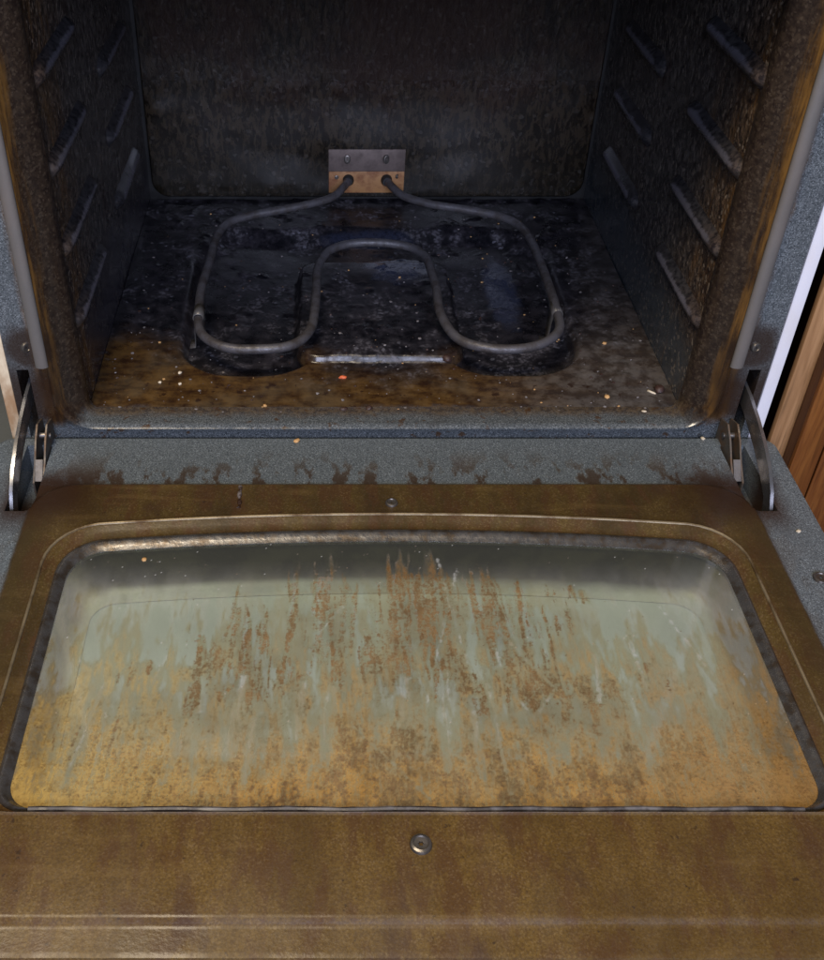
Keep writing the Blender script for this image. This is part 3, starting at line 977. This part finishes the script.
for (x0, t0, x1, t1, w) in lines:
    ax_, ay_ = x0, t0 * 0.2625
    bx_, by_ = x1, t1 * 0.2625
    vx, vy = bx_ - ax_, by_ - ay_
    PXx, PYy = X - ax_, T * 0.2625 - ay_
    h = np.clip((PXx * vx + PYy * vy) / (vx * vx + vy * vy), 0, 1)
    dd = np.hypot(PXx - h * vx, PYy - h * vy) + 0.0040 * (fine - 0.5) + w * 1.6 * (runs2 - 0.5)
    clear = np.maximum(clear, sstep(w * 1.5, w * 0.6, dd) * (0.55 + 0.45 * sstep(0.35, 0.6, runs2)))
grime *= 1 - 0.85 * clear
ochre *= 1 - 0.42 * clear
# thin cloudy film everywhere, denser where it dried, and pale rims along the scrapes
haze = 0.05 + 0.10 * sstep(0.35, 0.65, vert) * sstep(0.10, 0.3, T) + 0.14 * sstep(0.08, 0.30, T) + 0.10 * sstep(0.4, 0.7, T)
haze = np.maximum(haze, 0.46 * clear)
specks = (rng.rand(*X.shape) > 0.9988)
grime = np.clip(np.maximum(grime, specks * 0.9), 0, 1)
haze = np.clip(haze + (rng.rand(*X.shape) > 0.9992) * 0.6, 0, 0.9)
nxp, nyp = X.shape[1], X.shape[0]
vs = np.stack([X, Y, np.full_like(X, -0.0122)], -1).reshape(-1, 3)
keep = []
for j in range(nyp - 1):
    for i in range(nxp - 1):
        keep.append([j * nxp + i, j * nxp + i + 1, (j + 1) * nxp + i + 1, (j + 1) * nxp + i])
nb = len(vs)
vs = vs.tolist()
cs = [(-0.274, -0.4245), (0.274, -0.4245), (0.274, -0.160), (-0.274, -0.160)]
for z in (-0.0122, -0.0162):
    vs += [(a, b, z) for a, b in cs]
extra = [[nb + i, nb + (i + 1) % 4, nb + 4 + (i + 1) % 4, nb + 4 + i] for i in range(4)] + [[nb + 7, nb + 6, nb + 5, nb + 4]]
# trim the sheet's outer corners to the rounded opening
pane = mesh_obj('window_pane', vs, keep + extra, [M_pane, M_clear], door, smooth=False, face_mats=[0] * len(keep) + [1] * len(extra), recalc=False)
for nm, arr in (('grime', grime), ('ochre', ochre), ('haze', haze)):
    at = pane.data.attributes.new(nm, 'FLOAT', 'POINT')
    at.data.foreach_set('value', np.concatenate([arr.reshape(-1), np.zeros(8)]).astype(np.float32))
pane['label'] = 'inner window glass with scraped brown baked-on grease'
# lining of the window well and the outer pane below it
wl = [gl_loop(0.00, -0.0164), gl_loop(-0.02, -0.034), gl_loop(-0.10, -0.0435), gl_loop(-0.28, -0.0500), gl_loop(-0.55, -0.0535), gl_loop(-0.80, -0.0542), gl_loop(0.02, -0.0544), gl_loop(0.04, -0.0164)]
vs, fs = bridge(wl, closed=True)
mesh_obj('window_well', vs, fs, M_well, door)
ol = [gl_loop(0.03, -0.0550), gl_loop(0.03, -0.0585)]
vs, fs = bridge(ol)
n = len(ol[0])
fs += [list(range(n))[::-1], [n + i for i in range(n)]]
mesh_obj('outer_pane', vs, fs, M_outer, door)

sv, sf = screw_geo(0.0072)
dscrew = mesh_obj('screw', sv, sf, M_bolt, door, angle=35)
dscrew.location = (0.0010, -0.4505, ZP + 0.0004)
share(dscrew, 'screw', door, (0.0, -0.1185, ZP), (0, 0, 0.5), (0.78, 0.78, 0.78))
share(dscrew, 'screw', door, (0.3460, -0.2080, ZF), (0, 0, 0.2), (0.9, 0.9, 0.9))
share(dscrew, 'screw', door, (-0.3460, -0.2080, ZF), (0, 0, 1.1), (0.9, 0.9, 0.9))
# stringy drip dried across the upper edge of the panel
dp = catmull([(-0.1350, -0.0935, ZP - 0.001), (-0.1342, -0.100, ZP + 0.0004), (-0.1346, -0.110, ZP + 0.0004), (-0.1338, -0.1185, ZP + 0.0002), (-0.1340, -0.125, ZP - 0.0004)], 5)
vs, fs = tube_geo(dp, [0.0012 + 0.0010 * math.sin(i * 0.55) ** 2 for i in range(len(dp))], 8)
drip = mesh_obj('grease_drip', vs, fs, mat_simple('burnt_drip', (0.025, 0.012, 0.007), 0.25, 0, 0.3, 300, dark=(0.22, 0.2, 0.19), dscale=160, damt=0.8), door)

# ------------------------------------------------------------------ hinges
arm_poly = [(0.018, 0.048), (-0.020, 0.043), (-0.047, 0.0365), (-0.072, 0.0285), (-0.0960, 0.0165), (-0.1120, 0.0035), (-0.1215, -0.0120), (-0.1225, -0.030), (-0.1120, -0.030), (-0.1040, -0.0100), (-0.0850, 0.0010), (-0.058, 0.0120), (-0.020, 0.0230), (0.018, 0.030)]
for s in (1, -1):
    a, b = plate_geo(arm_poly, s * 0.3340, s * 0.3370)
    arm = mesh_obj('hinge_arm', a, b, M_steel, oven, angle=35)
    arm['label'] = ('bright steel arm of the hinge nearest the wooden cabinet' if s > 0 else 'scuffed steel arm of the hinge by the stained side panel')
    # folded bracket that rides inside the arm
    for xa in (0.3175, 0.3265):
        poly = [(-0.014, 0.012), (-0.030, 0.017), (-0.044, 0.008), (-0.058, -0.006), (-0.074, -0.018), (-0.074, -0.034), (-0.036, -0.034), (-0.014, -0.010)]
        a, b = plate_geo(poly, s * xa, s * (xa + 0.0016))
        mesh_obj('hinge_bracket', a, b, M_brass, arm, angle=35)
    poly = [(-0.056, -0.004), (-0.058, -0.003), (-0.0720, -0.0175), (-0.070, -0.019)]
    a, b = plate_geo(poly, s * 0.3195, s * 0.3262)
    mesh_obj('hinge_tongue', a, b, M_bolt, arm, angle=35)
    rv, rf = tube_geo([(s * 0.3160, -0.030, 0.004), (s * 0.3300, -0.030, 0.004)], 0.0030, 12)
    mesh_obj('hinge_rivet', rv, rf, M_bolt, arm)

# ------------------------------------------------------------------ heating element
half = [(0.0240, 0.494, 0.0315), (0.0250, 0.484, 0.0320), (0.0300, 0.468, 0.0312), (0.0450, 0.4400, 0.0300), (0.0750, 0.4185, 0.0300), (0.1080, 0.4045, 0.0300), (0.1480, 0.3870, 0.0300), (0.1750, 0.3640, 0.0300), (0.1860, 0.3280, 0.0300),
        (0.1892, 0.2720, 0.0300), (0.1912, 0.2080, 0.0300), (0.1912, 0.1580, 0.0300), (0.1868, 0.1270, 0.0300), (0.1740, 0.1050, 0.0300), (0.1510, 0.0925, 0.0300), (0.1220, 0.0880, 0.0300), (0.0980, 0.0925, 0.0300), (0.0800, 0.1070, 0.0300),
        (0.0700, 0.1300, 0.0300), (0.0660, 0.1640, 0.0300), (0.0645, 0.2080, 0.0300), (0.0635, 0.2500, 0.0300), (0.0590, 0.2790, 0.0300), (0.0470, 0.2990, 0.0300), (0.0270, 0.3110, 0.0300)]
half = [(a, b, c - 0.0060 * max(0.0, min(1.0, (0.34 - b) / 0.22))) for a, b, c in half]
rj = random.Random(8)
path = half + [(0.0, 0.3145, 0.0293)] + [(-p[0] - 0.002, p[1] + (0.001 if p[1] < 0.2 else 0), p[2]) for p in half[::-1]]
path = [(a + rj.uniform(-0.0012, 0.0012), b + rj.uniform(-0.0012, 0.0012), c + 0.006 * a + rj.uniform(-0.0005, 0.0005)) if 2 < i < len(path) - 3 else (a, b, c) for i, (a, b, c) in enumerate(path)]
vs, fs = tube_geo(catmull(path, 6), 0.0050, 14)
elem = mesh_obj('heating_element', vs, fs, M_element, oven)
elem['label'] = 'looped grey heating rod above the cavity floor'
YB = DEP - 0.0075
pv, pf = box_geo(-0.052, 0.0475, YB - 0.0022, YB - 0.0002, 0.0150, 0.0712, 0.0008)
plate = mesh_obj('mounting_plate', pv, pf, M_plate_up, elem, angle=40)
pv, pf = box_geo(-0.0515, 0.0470, YB - 0.0042, YB - 0.0024, 0.0135, 0.0425, 0.0008)
mesh_obj('rusty_flange', pv, pf, M_plate_lo, elem, angle=40)
sv, sf = screw_geo(0.0050)
bs = mesh_obj('bolt', sv, sf, M_bolt, elem, angle=35)
bs.location = (-0.0278, YB - 0.0024, 0.0585)
bs.rotation_euler = (R(90), 0, 0)
bs.scale = (0.85, 1.25, 1)
share(bs, 'bolt', elem, (0.0228, YB - 0.0024, 0.0585), (R(90), 0, 0.4), (0.85, 1.25, 1))
share(bs, 'bolt', elem, (-0.0412, YB - 0.0044, 0.0350), (R(90), 0, 0.2), (0.55, 0.55, 0.6))
share(bs, 'bolt', elem, (0.0382, YB - 0.0044, 0.0362), (R(90), 0, 0.9), (0.6, 0.6, 0.6))
for sx in (0.024, -0.026):
    cv, cf = tube_geo([(sx, YB - 0.0005, 0.0317), (sx, YB - 0.008, 0.0317), (sx * 1.03, YB - 0.012, 0.0318)], [0.0075, 0.0072, 0.0058], 16)
    mesh_obj('terminal_collar', cv, cf, M_seam, elem)
for s, fy in ((1, 0.165), (-1, 0.158)):
    # support foot: a flat strip bent round the tube and down to the floor
    cxf = s * 0.1912 - 0.001
    arc = [(cxf + 0.0058 * math.cos(R(a)), 0.0252 + 0.0058 * math.sin(R(a))) for a in range(-30, 215, 20)]
    path2 = [(cxf + s * 0.0 + 0.0052, 0.010)] + arc + [(cxf - 0.0054, 0.012), (cxf - 0.0058, -0.0120), (cxf - 0.0120, -0.0128)]
    vs, fs = [], []
    for (qx, qz) in path2:
        for dy in (-0.011, 0.011):
            vs.append((qx, fy + dy * (1.0 if qz > 0.02 else 0.8), qz))
    k = len(path2)
    for i in range(k - 1):
        fs.append([2 * i, 2 * i + 1, 2 * i + 3, 2 * i + 2])
    ft = mesh_obj('support_foot', vs, fs, M_foot, elem)
    sm = ft.modifiers.new('thickness', 'SOLIDIFY')
    sm.thickness = 0.0009

# ------------------------------------------------------------------ wooden cabinet to the right
cab = thing('kitchen_cabinet', 'varnished brown wooden cabinet standing right of the oven', 'cabinet', (0.62, 0.25, GZ))
box('face_frame', (0.3735, 0.46, -0.010, -0.003, GZ + 0.06, 0.56), M_wood_pale, cab, 0.0012)
box('carcass', (0.4350, 0.90, -0.003, 0.55, GZ, 0.56), M_wood_shaded, cab, 0.0012)
cdoor = box('cabinet_door', (0.3905, 0.88, -0.026, -0.0105, GZ + 0.09, 0.52), M_wood_shaded, cab, 0.0010)
box('plank', (0.3900, 0.4145, -0.0315, -0.0262, GZ + 0.088, 0.522), M_wood, cdoor, 0.0010)
for k in range(6):
    box('plank', (0.4165 + 0.078 * k, 0.4925 + 0.078 * k, -0.0310, -0.0262, GZ + 0.088, 0.522), M_wood, cdoor, 0.0010)


# ------------------------------------------------------------------ crumbs
def crumb_geo(seed, sx, sy, sz):
    bm = bmesh.new()
    bmesh.ops.create_icosphere(bm, subdivisions=2, radius=1)
    r = random.Random(seed)
    for v in bm.verts:
        k = 1 + r.uniform(-0.24, 0.20)
        v.co = Vector((v.co.x * sx * k, v.co.y * sy * k, max(v.co.z, -0.6) * sz * k))
    bm.verts.index_update()
    a = [v.co.copy() for v in bm.verts]
    b = [[v.index for v in f.verts] for f in bm.faces]
    bm.free()
    return a, b


def crumb_mat(name, c):
    return mat_simple(name, c, 0.6, 0, 0.4, 600, 0.0005, var=0.45, dscale=300)


C_tan = crumb_mat('toasted_crumb', (0.40, 0.23, 0.09))
C_pale = crumb_mat('pale_crumb', (0.48, 0.41, 0.30))
C_red = crumb_mat('red_crumb', (0.50, 0.10, 0.03))
C_char = crumb_mat('charred_crumb', (0.030, 0.012, 0.008))


def floor_z(x, y):
    i = int(round((x + 0.2896) / 0.5792 * nx))
    j = int(round((y + 0.004) / (DEP + 0.002) * ny))
    return float(ZFLOOR[min(max(j, 0), ny), min(max(i, 0), nx)])


ZFLOOR = Z
crumbs = [
    (0.2398, 0.1351, None, (0.0026, 0.0022, 0.0014), C_tan, 'small tan crumb on the cavity floor right of the element'),
    (0.2225, 0.0386, None, (0.0034, 0.0028, 0.0016), C_tan, 'oval orange-tan crumb near the front right of the cavity floor'),
    (0.2532, 0.0131, None, (0.0028, 0.0018, 0.0013), C_pale, 'white crumb at the front right edge of the cavity floor'),
    (0.2770, 0.0500, None, (0.0060, 0.0050, 0.0034), C_char, 'dark reddish lump of burnt food by the right cavity wall'),
    (0.2680, 0.0460, None, (0.0050, 0.0014, 0.0012), C_pale, 'pale sliver lying against the burnt lump by the right wall'),
    (-0.2067, 0.0815, None, (0.0022, 0.0020, 0.0014), C_pale, 'pale crumb left of the element, farthest back of three'),
    (-0.2251, 0.0633, None, (0.0020, 0.0018, 0.0014), C_pale, 'pale crumb left of the element, leftmost of three'),
    (-0.2046, 0.0615, None, (0.0020, 0.0018, 0.0012), C_pale, 'pale crumb left of the element, nearest of three'),
    (-0.1171, 0.0232, None, (0.0022, 0.0018, 0.0012), C_tan, 'tan crumb in the brown grease at the left front'),
    (-0.0395, 0.0723, None, (0.0044, 0.0024, 0.0018), C_red, 'red-orange scrap in front of the worn floor edge'),
    (-0.1309, 0.0852, None, (0.0062, 0.0028, 0.0012), C_pale, 'pale flake on the floor under the left lobe of the element'),
    (0.0690, 0.1010, None, (0.0056, 0.0044, 0.0040), C_char, 'burnt reddish chunk at the right end of the worn floor edge'),
    (-0.0851, -0.0235, -0.0080, (0.0032, 0.0026, 0.0016), C_tan, 'tan crumb on the speckled ledge of the door'),
    (0.3030, -0.0200, -0.0080, (0.0024, 0.0018, 0.0014), C_pale, 'white crumb beside the right hinge bracket'),
    (0.3479, -0.1511, -0.0080, (0.0022, 0.0018, 0.0012), C_pale, 'white crumb on the speckled right rim of the door'),
    (-0.2094, -0.1860, -0.0082, (0.0022, 0.0020, 0.0012), C_tan, 'tan crumb on the far left of the window glass'),
    (-0.0400, 0.0170, None, (0.0044, 0.0030, 0.0020), C_char, 'charred crumb at the cavity front, left of two together'),
    (-0.0150, 0.0185, None, (0.0036, 0.0034, 0.0022), C_char, 'charred crumb at the cavity front, right of two together'),
]
for k, (x, y, z, sc, m, lab) in enumerate(crumbs):
    zz = floor_z(x, y) if z is None else z
    vs, fs = crumb_geo(100 + k, *sc)
    o = mesh_obj('food_crumb', vs, fs, m, None, angle=70)
    o.location = (x, y, zz + sc[2] * 0.42)
    o.rotation_euler = (0, 0, (k * 1.37) % 3.1)
    o['label'] = lab
    o['category'] = 'crumb'
    o['group'] = 'crumbs of burnt food'

# the finer litter of crumbs on the cavity floor, far too many to count
rnd = random.Random(4)
base, bf = [], []
bm = bmesh.new()
bmesh.ops.create_icosphere(bm, subdivisions=1, radius=1)
bm.verts.index_update()
bv = [v.co.copy() for v in bm.verts]
bfc = [[v.index for v in f.verts] for f in bm.faces]
bm.free()
vs, fs, fm = [], [], []
for k in range(520):
    x = rnd.uniform(-0.28, 0.28)
    y = 0.012 + 0.44 * rnd.random() ** 1.6
    r = 0.0004 + 0.0012 * rnd.random() ** 2.6
    z = floor_z(x, y)
    off = len(vs)
    for v in bv:
        q = rnd.uniform(0.7, 1.2)
        vs.append((x + v.x * r * q * 1.3, y + v.y * r * q, z + r * 0.3 + v.z * r * 0.7 * q))
    mi = rnd.choice([0, 0, 0, 1, 2, 2, 2, 2])
    for f in bfc:
        fs.append([off + i for i in f])
        fm.append(mi)
lit = mesh_obj('crumb_litter', vs, fs, [C_char, C_tan, crumb_mat('ash_crumb', (0.13, 0.115, 0.11))], None, face_mats=fm)
lit['kind'] = 'stuff'
lit['label'] = 'fine burnt crumbs and ash strewn over the cavity floor'
lit['category'] = 'crumbs'
